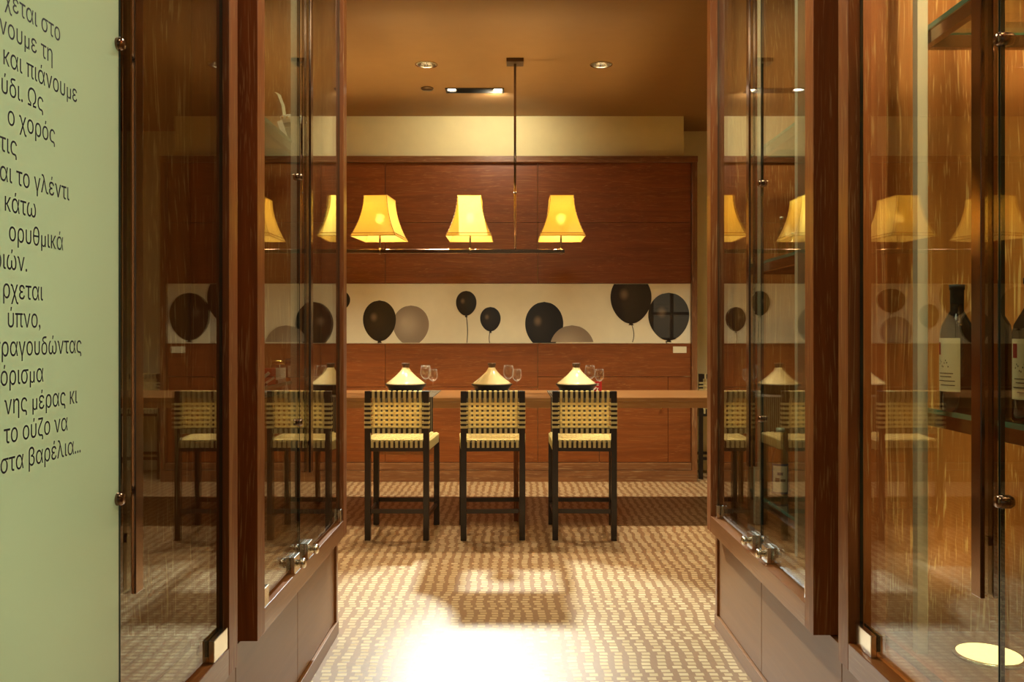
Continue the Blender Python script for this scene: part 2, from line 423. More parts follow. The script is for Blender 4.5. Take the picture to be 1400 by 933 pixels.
def ceiling_with_holes():
    def circ(x, y, r, n=20): return [Vector((x+r*math.cos(2*PI*i/n), y+r*math.sin(2*PI*i/n), CEIL)) for i in range(n)]
    outer = [Vector(p) for p in ((-4.2, -3.2, CEIL), (3.6, -3.2, CEIL), (3.6, 9.0, CEIL), (-4.2, 9.0, CEIL))]
    loops = [outer]+[circ(x, y, .07) for x, y in DOWN]
    loops.append([Vector(p) for p in ((-.535, 6.86, CEIL), (-.075, 6.86, CEIL), (-.075, 6.97, CEIL), (-.535, 6.97, CEIL))])
    tris = tessellate_polygon(loops); flat = [p for l in loops for p in l]
    b = MB(); vs = [b.bm.verts.new(p) for p in flat]
    for t in tris:
        try: b.bm.faces.new([vs[i] for i in t])
        except ValueError: pass
    b.box(-4.2, 3.6, -3.2, 9.0, CEIL+.2, CEIL+.26)
    o = b.build('ceiling', M_['ceil'])
    return o
struct(ceiling_with_holes(), 'warm ochre painted ceiling over the table', 'ceiling')

struct(MB().box(-4.1, 1.58, YW+.02, YW+.2, 0, CEIL).build('wall_back', M_['wall_paint']), 'beige painted wall above the oak panelling', 'wall')
struct(MB().box(1.58, 3.6, 8.32, 8.45, 0, CEIL).build('wall_recess', M_['wall_pale']), 'paler beige wall of the recess past the panelling', 'wall')
struct(MB().box(1.56, 1.58, YW+.2, 8.32, 0, CEIL).build('wall_return', M_['wall_paint']))
struct(MB().box(-4.2, -4.05, 3.9, 8.4, 0, CEIL).build('wall_left', M_['wall_paint']))
struct(MB().box(3.4, 3.6, 3.9, 8.4, 0, CEIL).build('wall_right', M_['wall_pale']))
# partition on either side of the glass cases, each with a shop window
def partition(x0, x1, wx0, wx1, name):
    b = MB()
    b.box(x0, wx0, 3.93, 4.03, 0, CEIL).box(wx1, x1, 3.93, 4.03, 0, CEIL)
    b.box(wx0, wx1, 3.93, 4.03, 0, 1.25).box(wx0, wx1, 3.93, 4.03, 2.0, CEIL)
    return struct(b.build(name, M_['wall_paint']))
partition(1.52, 3.4, 1.88, 2.46, 'wall_front')
struct(MB().box(-4.05, -1.38, 3.93, 4.03, 0, CEIL).build('wall_front', M_['wall_paint']))
def window(x0, x1, name):
    b = MB()
    for x in (x0, (x0+x1)/2-.02, x1-.04): b.box(x, x+.04, 3.95, 4.01, 1.25, 2.0)
    for z in (1.25, 1.6, 1.96): b.box(x0, x1, 3.952, 4.008, z, z+.04)
    w = struct(b.build(name, M_['wenge']))
    bl = MB()
    for k in range(12): bl.box(x0+.04, x1-.04, 3.985, 4.008, 1.31+k*.054, 1.312+k*.054)
    bl.build('blind', M_['white'], w)
window(1.88, 2.46, 'window_1')
# side walls behind the cases and the entrance behind the camera
struct(MB().box(-1.56, -1.40, -3.1, 4.0, 0, CEIL).build('wall_aisle', M_['wall_paint']))
struct(MB().box(1.52, 1.68, -3.1, 4.0, 0, CEIL).build('wall_aisle', M_['wall_paint']))
b = MB(); b.box(-1.4, -1.22, -3.1, -2.95, 0, CEIL).box(1.22, 1.52, -3.1, -2.95, 0, CEIL).box(-1.22, 1.22, -3.1, -2.95, 2.85, CEIL)
struct(b.build('wall_entrance', M_['wall_paint']))
b = MB()
for x in (-1.22, -.02, 1.18): b.box(x, x+.04, -3.06, -3.0, 0, 2.85)
for z in (0, 2.81): b.box(-1.22, 1.22, -3.06, -3.0, z, z+.04)
d = struct(b.build('door_1', M_['wenge']))
MB().box(-1.18, 1.18, -3.035, -3.025, .04, 2.81).build('pane', M_['glass'], d)

# ------------------------------------------------------------------ oak wall panelling with mural
XL, XR = -3.3, 1.64
MZ0, MZ1 = 1.26, 1.81
pan = thing('wall_panelling', 'brown oak wall panelling in a projecting frame with printed band across it', 'wall panelling', (0, YW, 0))
g = .0018
b = MB()
def pnl(x0, x1, z0, z1):
    t = MB().box(x0+g, x1-g, -.012, .018, z0+g, z1-g, .001); return t.build('panel', M_['oak_wall'], pan)
for x0, x1 in ((XL, -2.56), (-2.56, -1.161), (-1.161, .235), (.235, XR)):
    pnl(x0, x1, 2.367, 2.92); pnl(x0, x1, MZ1, 2.367)
for x0, x1 in ((XL, -2.56), (-2.56, -1.161), (-1.161, .235)):
    pnl(x0, x1, .86, MZ0)
    pnl(x0, x1, .17, .86)
pnl(.235, XR, .955, MZ0); pnl(1.43, XR, .17, .955); pnl(.235, .80, .17, .955)
dr = MB().box(.80+g, 1.43-g, -.013, .018, .17+g, .955-g, .001).build('door', M_['oak_wall'], pan)
MB().lathe([(0.001, 0), (.006, 0), (.006, .012), (.012, .016), (.012, .026), (.001, .03)], 16).build('knob', M_['gold'], dr)
kn = dr.children[0]; kn.rotation_euler = (PI/2, 0, 0); kn.location = (1.363, -.013, .67)
MB().box(XL-.05, XR+.055, -.055, .018, 2.915, 2.972, .003).build('top_rail', M_['oak_trim'], pan)
for x in (XR, XL-.05):
    MB().box(x, x+.05, -.055, .018, .02, 2.914, .003).build('jamb', M_['oak_trimv'], pan)
MB().box(XL, XR-.001, -.045, .018, .105, .168, .003).build('plinth_moulding', M_['oak_trim'], pan)
MB().box(XL-.05, XR+.045, -.06, .018, 0, .102, .002).build('plinth', M_['oak_trim'], pan)

mur = thing('balloon_mural', 'long cream glossy print of black and grey balloons set into the oak panelling', 'mural', (0, YW, 0))
MB().box(XL+.002, XR-.002, -.010, .016, MZ0+.002, MZ1-.002).build('print_panel', M_['print_white'], mur)
def balloons():
    b = MB(); uvl = b.bm.loops.layers.uv.new('UVMap')
    # centre px, top px, bottom px, width px, tone, tail end px
    B = [(562, 418, 473, 49, 'bal_grey', 0), (519, 411, 467, 45, 'bal_dark', 470), (637.5, 398, 432, 28, 'bal_dark', 469), (670.5, 420, 453.5, 28, 'bal_dark', 470),
         (744, 413, 477, 52, 'bal_dark', 0), (782, 445, 515, 61, 'bal_grey', 0), (862.5, 375, 443, 56, 'bal_dark', 468), (914, 400.5, 466, 56, 'bal_dark', 470),
         (459, 395, 428, 40, 'bal_dark', 450), (452, 433, 478, 44, 'bal_grey', 0), (407, 416, 449, 28, 'bal_dark', 470), (372, 380, 433, 42, 'bal_dark', 462), (345, 425, 470, 40, 'bal_dark', 0), (285, 392, 450, 50, 'bal_grey', 468)]
    sc = 149.0
    for k, (cx, t, bo, w, tone, tail) in enumerate(B):
        y = -.0105-.0006*(k % 3)-.0002*k
        X = (cx-700)/sc; H = (bo-t)/sc; Wd = w/sc; zt = CAM_Z+(455-t)/sc
        b.use(M_[tone])
        rows = []; n = 40
        for i in range(n+1):
            v = i/n
            if v < .46: r = math.sqrt(max(0, 1-((.46-v)/.46)**2))
            else:
                q = (v-.46)/.54; r = math.sqrt(max(0, 1-q**2.15))*(1-.16*q*q) if q < .97 else .04
            rows.append((zt-v*H, max(r, .001)*Wd/2, v))
        rows = [q for q in rows if MZ0+.003 <= q[0] <= MZ1-.003]
        prev = None
        for z, r, v in rows:
            cur = [(b.bm.verts.new((X+u*r, y, z)), (u*r/(Wd/2), 1-2*v)) for u in (-1, -.5, 0, .5, 1)]
            if prev:
                for i in range(4):
                    q = [prev[i], prev[i+1], cur[i+1], cur[i]]
                    f = b.bm.faces.new([a[0] for a in q]); f.material_index = b.mi
                    for lp, a in zip(f.loops, q): lp[uvl].uv = a[1]
            prev = cur
        if tail:
            b.use(M_['string']); zb = zt-H
            zz = [zb+.012, zb-.012]
            kw = Wd*.07
            if zb-.016 > MZ0+.003:
                b.quad([(X-kw*.3, y, zb+.012), (X+kw*.3, y, zb+.012), (X+kw, y, zb-.014), (X-kw*.9, y, zb-.012)])
            ze = max(MZ0+.004, CAM_Z+(455-tail)/sc); m_ = 10; pp = None
            for i in range(m_+1):
                q = i/m_; z = zb+.006-(zb+.006-ze)*q
                if z > MZ1-.004: continue
                xx = X+.012*math.sin(q*2.6)*(-1 if k % 2 else 1)*(1+(w > 50)*1.2)
                if pp and z < pp[1]-1e-4: b.quad([(pp[0]-.0032, y-.0001, pp[1]), (pp[0]+.0032, y-.0001, pp[1]), (xx+.0032, y-.0001, z), (xx-.0032, y-.0001, z)])
                pp = (xx, z)
    o = b.build('balloon_print', None, mur)
    # every print face must look into the room
    for f in o.data.polygons:
        if f.normal.y > 0: f.flip()
balloons()

pl = MB().box(-.062, .062, -.016, -.012, -.03, .03, .001).build('wall_plaque', M_['label'], None, (1.537, YW, 1.203)); tag(pl, 'small cream rectangular plaque on oak panelling below the mural end', 'plaque')

# ------------------------------------------------------------------ ceiling fittings
for i, (x, y) in enumerate(DOWN):
    t = thing('ceiling_downlight', ['round chrome downlight in ceiling nearest above the lamp over the first stool', 'round chrome downlight in ceiling on the other side of the lamp rod', 'round chrome ceiling downlight far along the table, seen only mirrored', 'round chrome downlight mirrored in the dark glass pane with wood behind', 'round chrome downlight over the open floor', 'round chrome downlight over the open floor'][i], 'downlight', (x, y, CEIL), 'ceiling downlights')
    MB().lathe([(.082, -.004), (.084, 0.0), (.066, 0.0), (.066, -.005), (.082, -.004)], 32, cap=False).build('trim_ring', M_['steel'], t)
    MB().lathe([(.068, -.002), (.056, .05), (.040, .085)], 32, cap=False).build('reflector', M_['steel'], t)
    MB().lathe([(.039, .084), (.001, .080)], 24, cap=True).build('bulb', M_['spotglow'], t)
t = thing('slot_spotlight', 'long black recessed ceiling slot with a small bulb at each end', 'spotlight', (-.305, 6.915, CEIL))
bb = MB(); bb.box(-.24, .24, -.066, -.054, -.006, .10).box(-.24, .24, .054, .066, -.006, .10).box(-.24, -.228, -.054, .054, -.006, .10).box(.228, .24, -.054, .054, -.006, .10).box(-.228, .228, -.054, .054, .094, .10)
bb.build('housing', M_['black'], t)
for x in (-.19, .19):
    l = MB().lathe([(.044, .0), (.038, .03), (.02, .06)], 24, (x, 0, 0), cap=False).build('reflector', M_['steel'], t)
    MB().lathe([(.030, .006), (.026, .02), (.001, .022)], 20, (x, 0, 0)).build('bulb', M_['slotglow'], l)
cs = MB().lathe([(.001, 0), (.05, 0), (.052, -.006), (.04, -.018), (.001, -.02)], 28).build('ceiling_sensor', M_['iron'], None, (-.69, 6.85, CEIL)); tag(cs, 'small dark round sensor on ceiling beside the recessed slot', 'sensor')
for y in (3.0, .9):
    t = thing('aisle_ceiling_light', 'flat ceiling light over the aisle between the glass cases', 'ceiling light', (.06, y, CEIL), 'aisle ceiling lights')
    q = MB(); q.box(-.29, .29, -.34, -.305, -.035, 0).box(-.29, .29, .305, .34, -.035, 0).box(-.29, -.255, -.305, .305, -.035, 0).box(.255, .29, -.305, .305, -.035, 0)
    q.build('frame', M_['brushed'], t)

# ------------------------------------------------------------------ pendant lamp with a row of square shades
LY = 6.15; RZ = 1.955
pen = thing('pendant_lamp', 'bronze rail pendant with a row of glowing yellow flared lamp shades', 'pendant lamp', (0, LY, 0))
for x in (.022, -1.97):
    MB().box(x-.062, x+.062, -.06, .06, CEIL-.028, CEIL-.001, .002).build('canopy', M_['iron'], pen)
    r = MB().cyl((x, 0, RZ), (x, 0, CEIL-.028), .009, 14); r.cyl((x, 0, 2.37), (x, 0, 2.385), .014, 14)
    r.build('rod', M_['bronze'], pen)
MB().beam((-2.55, 0, RZ), (.385, 0, RZ), .022, .030, bev=.003).build('rail', M_['bronze'], pen)
def shade_mesh(W0, W1, D0, D1, H):
    """four concave fabric sides, open below and above"""
    b = MB(); n = 12; rings = []
    for i in range(n+1):
        q = i/n; k = (1-q)**1.9
        hw = W1/2+(W0-W1)/2*k; hd = D1/2+(D0-D1)/2*k
        rings.append([b.bm.verts.new((sx*hw, sy*hd, q*H)) for sx, sy in ((-1, -1), (1, -1), (1, 1), (-1, 1))])
    fs = []
    for a, c in zip(rings, rings[1:]):
        for i in range(4):
            fs.append(b.bm.faces.new((a[i], a[(i+1) % 4], c[(i+1) % 4], c[i])))
    b._new(fs); return b
LAMPS = [(-2.30, .0), (-1.64, -.38), (-.966, -.09), (-.306, .0), (.358, .0)]
SH0 = 2.045; SHH = .300
for i, (x, rz) in enumerate(LAMPS):
    sh = shade_mesh(.325, .168, .42, .27, SHH).build('lamp_shade', M_['shade'], pen, (x, 0, SH0)); sh.rotation_euler = (0, 0, rz)
    md = sh.modifiers.new('thick', 'SOLIDIFY'); md.thickness = .0016
    p = MB()
    for sx in (-1, 1):
        for sy in (-1, 1):
            pts = []
            for k in range(13):
                q = k/12; kk = (1-q)**1.9
                pts.append((sx*(.168/2+(.325-.168)/2*kk), sy*(.135+(.21-.135)*kk), q*SHH))
            for a_, c_ in zip(pts, pts[1:]): p.cyl(a_, c_, .0022, 6)
    for z, w, d in ((.001, .325, .42), (.022, .312, .407), (SHH, .168, .27)):
        for sx in (-1, 1):
            p.beam((sx*w/2, -d/2, z), (sx*w/2, d/2, z), .004, .004, bev=0)
            p.beam((-w/2, sx*d/2, z), (w/2, sx*d/2, z), .004, .004, bev=0)
    p.build('piping', M_['shade_trim'], sh)
    st = MB().cyl((x, 0, RZ+.015), (x, 0, SH0+.10), .007, 12); st.cyl((x, 0, RZ-.022), (x, 0, RZ+.022), .012, 12)
    st.box(x-.03, x+.03, -.014, .014, SH0+.028, SH0+.050, .002)
    st.cyl((x, 0, SH0+.07), (x, 0, SH0+.115), .017, 14)
    st.build('lamp_holder', M_['bronze'], pen)
    q = MB().lathe([(.001, -.035), (.02, -.028), (.030, -.004), (.028, .018), (.012, .034), (.001, .036)], 20, (x, 0, SH0+.148)); q.build('bulb', M_['lampglow'], pen)

# ------------------------------------------------------------------ table
TZ = .896; TY0, TY1 = 6.0, 6.78
tb = thing('dining_table', 'long high oak table running across the room behind the woven bar stools', 'table', (0, 6.0, 0))
MB().box(-3.0, 2.05, 0, TY1-TY0, TZ-.03, TZ, .003).build('tabletop', M_['oak_table'], tb)
MB().box(-2.99, 2.04, .004, .03, TZ-.075, TZ-.03, .002).box(-2.99, 2.04, .75, .776, TZ-.075, TZ-.03, .002).box(-2.99, -2.964, .03, .75, TZ-.075, TZ-.03, .002).box(2.014, 2.04, .03, .75, TZ-.075, TZ-.03, .002).build('apron', M_['oak_table'], tb)
for x in (-2.9, .03, 1.95):
    for y in (.07, .70):
        MB().box(x-.017, x+.017, y-.017, y+.017, 0, TZ-.03, .002).build('leg', M_['oak_v'], tb)

# ------------------------------------------------------------------ bar stools
def make_stool():
    """origin under the middle; its back faces -Y; sitter looks to +Y"""
    t = thing('bar_stool', '', 'stool', (0, 0, 0), 'woven bar stools')
    hb, hf = .1915, .214; y0, y1 = -.225, .225; w = .038
    BT, BB, SZ = .977, .700, .655
    for sx in (-1, 1):
        MB().box(sx*hb-w/2, sx*hb+w/2, y0-w/2, y0+w/2, 0, BT, .003).build('leg', M_['wenge'], t)
        MB().box(sx*hf-w/2, sx*hf+w/2, y1-w/2, y1+w/2, 0, SZ-.045, .003).build('leg', M_['wenge'], t)
        MB().beam((sx*hb, y0+.02, .150), (sx*hf, y1-.02, .150), .020, .026).build('stretcher', M_['wenge'], t)
    MB().box(-hb+.02, hb-.02, y0-.010, y0+.010, .176, .204, .002).build('stretcher', M_['wenge'], t)
    MB().box(-hf+.02, hf-.02, y1-.010, y1+.010, .162, .190, .002).build('stretcher', M_['wenge'], t)
    MB().box(-hb+.019, hb-.019, y0-.016, y0+.016, BT-.046, BT-.002, .003).build('top_rail', M_['wenge'], t)
    MB().box(-hb+.019, hb-.019, y0-.014, y0+.014, BB, BB+.036, .003).build('lower_rail', M_['wenge'], t)
    f = MB()
    f.box(-hb+.019, hb-.019, y0-.016, y0+.016, SZ-.072, SZ-.010, .002).box(-hf+.019, hf-.019, y1-.016, y1+.016, SZ-.072, SZ-.010, .002)
    for sx in (-1, 1): f.beam((sx*hb, y0+.019, SZ-.041), (sx*hf, y1-.019, SZ-.041), .030, .062, bev=.002)
    f.build('seat_frame', M_['wenge'], t)
    # woven back: upright straps go round the two rails, level straps go round the two posts
    s = MB(); sw = .0172; th = .0024; nv, nh = 10, 6
    xs = [-.153+i*(.306/(nv-1)) for i in range(nv)]
    zs = [.742+i*.0302 for i in range(nh)]
    amp = .0034
    for i, x in enumerate(xs):
        p = [(x, y0+.0175, BT-.03), (x, y0+.0175, BT), (x, y0, BT+.0022), (x, y0-.0185, BT), (x, y0-.0185, BT-.046)]
        for j in range(nh-1, -1, -1):
            p += [(x, y0+(amp if (i+j) % 2 else -amp), zs[j]+.006), (x, y0+(amp if (i+j) % 2 else -amp), zs[j]-.006)]
        p += [(x, y0-.0175, BB+.030), (x, y0-.0175, BB), (x, y0, BB-.0022), (x, y0+.0165, BB), (x, y0+.0165, BB+.03)]
        s.strip(p, (1, 0, 0), sw, th)
    xe = hb+w/2+.0014; yb = w/2+.0014
    for j, z in enumerate(zs):
        p = [(-.165, y0+yb, z), (-xe, y0+yb, z), (-xe, y0-yb, z), (-.169, y0-yb, z)]
        for i, x in enumerate(xs):
            p += [(x-.005, y0+(-amp if (i+j) % 2 else amp), z), (x+.005, y0+(-amp if (i+j) % 2 else amp), z)]
        p += [(.169, y0-yb, z), (xe, y0-yb, z), (xe, y0+yb, z), (.165, y0+yb, z)]
        s.strip(p, (0, 0, 1), sw*.90, th)
    s.build('woven_back', M_['strap'], t)
    # woven seat: straps over the frame in both directions
    s = MB(); n = 11
    for i in range(n):
        q = -1+2*i/(n-1); xa, xb = q*.160, q*.180
        p = [(xa, y0-.0175, SZ-.048), (xa, y0-.0185, SZ-.008), (xa, y0-.006, SZ+.001)]
        for k in range(1, 14):
            f_ = k/14; p.append((xa+(xb-xa)*f_, y0+(y1-y0)*f_, SZ-.003+.003*(1 if (i+k) % 2 else -1)))
        p += [(xb, y1+.008, SZ+.001), (xb, y1+.0185, SZ-.008), (xb, y1+.0175, SZ-.06)]
        s.strip(p, (1, 0, 0), .0175, .0026)
    for k in range(1, 14):
        f_ = k/14; y = y0+(y1-y0)*f_; hw = hb+(hf-hb)*f_
        p = [(-hw-.017, y, SZ-.066), (-hw-.0185, y, SZ-.008), (-hw-.004, y, SZ+.001)]
        for i in range(n):
            q = -1+2*i/(n-1); p.append((q*(hw-.03), y, SZ-.003-.003*(1 if (i+k) % 2 else -1)))
        p += [(hw+.004, y, SZ+.001), (hw+.0185, y, SZ-.008), (hw+.017, y, SZ-.066)]
        s.strip(p, (0, 1, 0), .0290, .0026)
    s.build('woven_seat', M_['strap'], t)
    return t
st0 = make_stool()
for i, (x, y, rz, lb) in enumerate([(-.750, 5.735, -.012, 'dark wooden bar stool with woven cream back, beside the glass case with hanging tags'),
                                    (-.132, 5.735, .03, 'middle one of the three dark bar stools with woven cream straps'),
                                    (.483, 5.735, -.035, 'dark bar stool with woven cream straps in front of the red card'),
                                    (1.945, 8.04, 0, 'dark woven bar stool half hidden beyond the table, past the panelling jamb')]):
    o = st0 if i == 0 else copy_tree(st0)
    o.location = (x, y, 0); o.rotation_euler = (0, 0, rz); o['label'] = lb

# ------------------------------------------------------------------ things on the table
POS = [-.800, -.152, .484]
WHERE = ['on the table behind the stool by the tag-hung case', 'on the table behind the middle stool', 'on the table beside the red card']
def runner(x, lb, drop):
    t = thing('table_runner', lb, 'table runner', (x, TY0, 0), 'striped table runners')
    hw = .205
    MB().box(-hw, hw, -.004, .70, TZ+.0005, TZ+.0035).build('cloth', M_['runner'], t)
    MB().box(-hw, hw, -.0075, -.0035, drop, TZ+.0035).build('hanging_end', M_['runner'], t)
    f = MB()
    for k in range(60):
        xx = -hw+.004+k*(2*hw-.008)/59; f.box(xx-.0015, xx+.0015, -.0065, -.0045, drop-.045, drop+.001)
    o = f.build('fringe', M_['fringe'], t); o['kind'] = 'stuff'
    return t
for x, wh, dp in zip((-.768, -.120, .482), WHERE, (.535, .585, .585)): runner(x, 'dark striped runner hanging over the table edge '+wh.replace('on the table ', ''), dp)
def tagine(x, y, lb):
    t = thing('tagine', lb, 'tagine', (x, y, TZ+.0035), 'cream tagines')
    MB().lathe([(.001, .002), (.105, 0), (.118, .010), (.132, .045), (.152, .066), (.154, .076), (.144, .076), (.112, .018), (.001, .012)], 48).build('dish', M_['iron_pot'], t)
    pr = [(.144, .070), (.147, .077), (.141, .085)]
    for i in range(1, 15):
        q = i/14; pr.append((.141-(.141-.026)*(1-(1-q)**1.4), .085+.113*q))
    pr += [(.001, .199)]
    MB().lathe([(.001, .071)]+pr, 48).build('lid', M_['ceramic'], t)
    MB().lathe([(.022, .196), (.024, .199), (.031, .224), (.030, .231), (.001, .232)], 28).build('knob', M_['knob'], t)
for x, wh in zip(POS, WHERE): tagine(x, 6.33, 'cream conical tagine in black dish '+wh)
def wine_glass():
    t = thing('wine_glass', '', 'wine glass', (0, 0, 0), 'wine glasses on the table')
    MB().lathe([(.001, .002), (.033, .0), (.034, .002), (.012, .005), (.004, .010)], 28, cap=False).build('foot', M_['wine_glass'], t)
    MB().lathe([(.004, .009), (.0033, .05), (.004, .092)], 14, cap=False).build('stem', M_['wine_glass'], t)
    MB().lathe([(.004, .091), (.018, .096), (.034, .115), (.040, .140), (.037, .170), (.032, .195), (.0312, .195), (.036, .170), (.0388, .140), (.033, .117), (.018, .099), (.001, .095)], 32, cap=False).build('bowl', M_['wine_glass'], t)
    return t
wg = wine_glass(); k = 0
for x, wh in zip(POS, ('tagine behind the stool by the tag-hung case', 'tagine behind the middle stool', 'tagine next to the red card')):
    for dx, dy, sc_, lb in ((.125, .24, 1.05, 'taller wine glass close behind the '), (.190, .16, .92, 'shorter wine glass standing out beside the ')):
        o = wg if k == 0 else copy_tree(wg); k += 1
        o.location = (x+dx, 6.33+dy, TZ+.0035); o.scale = (sc_, sc_, sc_); o['label'] = lb+wh
t = thing('table_card', 'small red card with white lettering standing behind the wine glasses', 'card', (.655, 6.53, TZ), rotz=-.05)
MB().box(-.042, .042, -.006, .006, .0, .085, .001).build('card', M_['red'], t)
q = MB(); random.seed(3)
for z, wds in ((.066, (.03, .018)), (.054, (.02, .026))):
    x = -.034
    for w_ in wds: q.box(x, x+w_, -.0075, -.006, z, z+.005); x += w_+.006
q.beam((-.03, -.007, .012), (.0, -.007, .04), .001, .010, up=(1, 0, 1), bev=0).beam((.004, -.007, .012), (.012, -.007, .036), .001, .008, up=(1, 0, 0), bev=0)
q.build('lettering', M_['white'], t)

# ------------------------------------------------------------------ glass cases along the aisle
ZT = 3.0       # top of the glazed frames
def case_side(s, xf, xg, y_near, y_far, end_y, side):
    """s=-1/1 side of the aisle; xf plane of the frames; xg plane of the panes; y_near, y_far (start, end) of the two bays"""
    L_ = side == 'left'
    def bx(b, a0, a1, *r, **k): return b.box(s*a0, s*a1, *r, **k)
    depth = 1.38 if L_ else 1.50
    ya, yb = y_near[0], y_far[1]
    # ---- base
    base = thing('base_cabinet', ('long low oak base under the dark mirror-like glass case' if L_ else 'long low oak base under the case of wine bottles'), 'cabinet', (0, 0, 0))
    bb = MB(); bx(bb, xf+.075, depth, ya, yb+.02, .0, .46); bb.build('body', M_['oak_base'], base)
    pb = MB(); bx(pb, xf+.042, xf+.075, ya, yb+.035, 0, .06, bev=.002); pb.build('plinth', M_['oak_base'], base)
    seams = [ya, 1.75, 2.42, (3.12 if L_ else 3.20), yb-.005]
    for y0, y1 in zip(seams, seams[1:]):
        pb = MB(); bx(pb, xf+.054, xf+.075, y0+.002, y1-.002, .064, .457, bev=.0015); pb.build('panel', M_['oak_base'], base)
    pb = MB(); bx(pb, xf+.045, xf+.075, yb-.001, yb+.03, .062, .457, bev=.0015); pb.build('corner_post', M_['oak_y'], base)
    # ---- two glazed bays
    out = []
    for bay, (y0, y1) in enumerate((y_near, y_far)):
        far = bay == 1
        lab = {(True, 0): 'oak framed glass case beside the frosted lettered panel', (True, 1): 'oak framed glass case holding small tagged jars',
               (False, 0): 'oak framed glass case with wine bottles and a glowing floor disc', (False, 1): 'oak framed glass case with clear spirit bottles on low shelf'}[(L_, bay)]
        c = thing('display_case', lab, 'display case', (0, 0, 0))
        sw0, sw1 = .072, .068
        fd = .10
        stm = M_['oak_v']
        for ys, wd in ((y0, sw0), (y1-sw1, sw1)):
            p = MB(); bx(p, xf, xf+fd, ys, ys+wd, .4605, ZT, bev=.0015)
            p.build('stile', stm, c)
        p = MB(); bx(p, xf+.0004, xf+fd, y0+sw0, y1-sw1, .4605, .5325, bev=.0015); p.build('sill', M_['oak_y'], c)
        p = MB(); bx(p, xf, xf+fd, y0, y1, ZT+.0005, 3.34, bev=.0015); p.build('head', M_['oak_y'], c)
        lin = M_['oak_lining']
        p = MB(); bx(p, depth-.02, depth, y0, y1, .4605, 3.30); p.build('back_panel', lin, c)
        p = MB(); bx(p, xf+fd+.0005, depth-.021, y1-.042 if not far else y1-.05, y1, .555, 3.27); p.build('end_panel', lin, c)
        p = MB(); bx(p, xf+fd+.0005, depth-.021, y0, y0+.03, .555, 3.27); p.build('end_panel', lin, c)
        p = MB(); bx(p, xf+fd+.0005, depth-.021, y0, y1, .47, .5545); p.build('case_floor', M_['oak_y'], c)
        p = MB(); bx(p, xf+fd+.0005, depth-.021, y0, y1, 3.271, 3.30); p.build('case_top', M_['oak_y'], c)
        # shelf posts and shelves
        xs = xf+.12 if not far else xf+.125
        ypo = (y1-.19, y0+.22) if not far else ((3.02, 3.54) if not L_ else (2.93, 3.42))
        for yp in (ypo if (far or not L_) else ()):
            w_ = .026 if not far else .030
            p = MB(); bx(p, xs, xs+w_, yp-w_/2, yp+w_/2, .555, 3.27, bev=.001); p.build('shelf_post', M_['brushed'], c)
        zsh = ((1.172, 2.13) if not L_ else ()) if not far else ((.673, 1.66, 2.14) if not L_ else (1.165, 2.14))
        for z in zsh:
            ys0, ys1 = (y0+.1, y1-.15) if not far else (y0+.10, y1-(.16 if not L_ else .10))
            p = MB(); p.use(M_['shelf_glass']); bx(p, xs+.03, depth-.03, ys0, ys1, z-.012, z); p.use(M_['glass_green']); bx(p, xs+.026, xs+.030, ys0, ys1, z-.012, z)
            bx(p, xs+.03, depth-.03, ys1, ys1+.003, z-.012, z)
            sh = p.build('glass_shelf', None, c)
            p = MB(); bx(p, xs+.03, xs+.05, ys0, ys1, z-.045, z-.0125, bev=.001); bx(p, xs+.05, depth-.03, ys1-.02, ys1, z-.045, z-.0125, bev=.001); bx(p, xs+.05, depth-.03, ys0, ys0+.02, z-.045, z-.0125, bev=.001)
            p.build('shelf_bearer', M_['bronze'], sh)
        if not far:
            p = MB(); bx(p, xf+.075, depth, y_near[1]+.002, y_far[0]-.003, .462, 3.30); p.build('side_pier', M_['oak_base'], c)
        if L_ and not far:
            p = MB(); bx(p, xg+.012, depth-.021, 1.632, 1.645, .5555, 3.27); p.build('light_baffle', lin, c)  # unseen partition added to seal off the lamp behind the film
        # doors
        def pane(name, ya_, yb_, frosted=False, zb=.548):
            p = MB(); p.use(M_['film'] if frosted else M_['glass']); bx(p, xg-.004, xg+.004, ya_+.0025, yb_-.0025, zb, ZT-.005)
            p.use(M_['glass_edge'])
            for yy in (ya_, yb_-.0025): bx(p, xg-.004, xg+.004, yy, yy+.0025, zb, ZT-.005)
            return p.build(name, None, c)
        def handle(d, y, gap=.0125):
            for off in (-1, 1):
                p = MB(); bx(p, xg+off*gap-.0045, xg+off*gap+.0045, y-.017, y+.017, .841, 2.90, bev=.0015)
                for z in (.95, 2.8): bx(p, xg+off*.0042, xg+off*gap, y-.008, y+.008, z-.008, z+.008)
                p.build('pull_handle', M_['bronze'], d)
        def patch(d, y, ln, knob=0):
            p = MB()
            for off in (-1, 1): bx(p, xg+off*.0045, xg+off*.019, y-ln/2, y+ln/2, .5335, .590, bev=.002)
            bx(p, xg-.004, xg+.004, y-ln/2, y+ln/2, .534, .549)
            pf = p.build('patch_fitting', M_['steel'], d)
            if knob:
                q = MB()
                for off in (-1,):
                    q.lathe([(.001, .0), (.012, .0), (.012, .010), (.017, .013), (.017, .026), (.012, .030), (.001, .030)], 20, (0, 0, 0), axis='X')
                k_ = q.build('lock_knob', M_['steel'], pf); k_.location = (s*(xg-.019), y, .562); k_.scale = (-s, 1, 1)
        def clamp(d, y, z):
            q = MB().lathe([(.001, -.016), (.010, -.016), (.013, -.010), (.013, .010), (.010, .016), (.001, .016)], 18, (s*xg, y, z), axis='X')
            q.build('clamp', M_['bronze'], d)
        i0, i1 = y0+sw0, y1-sw1
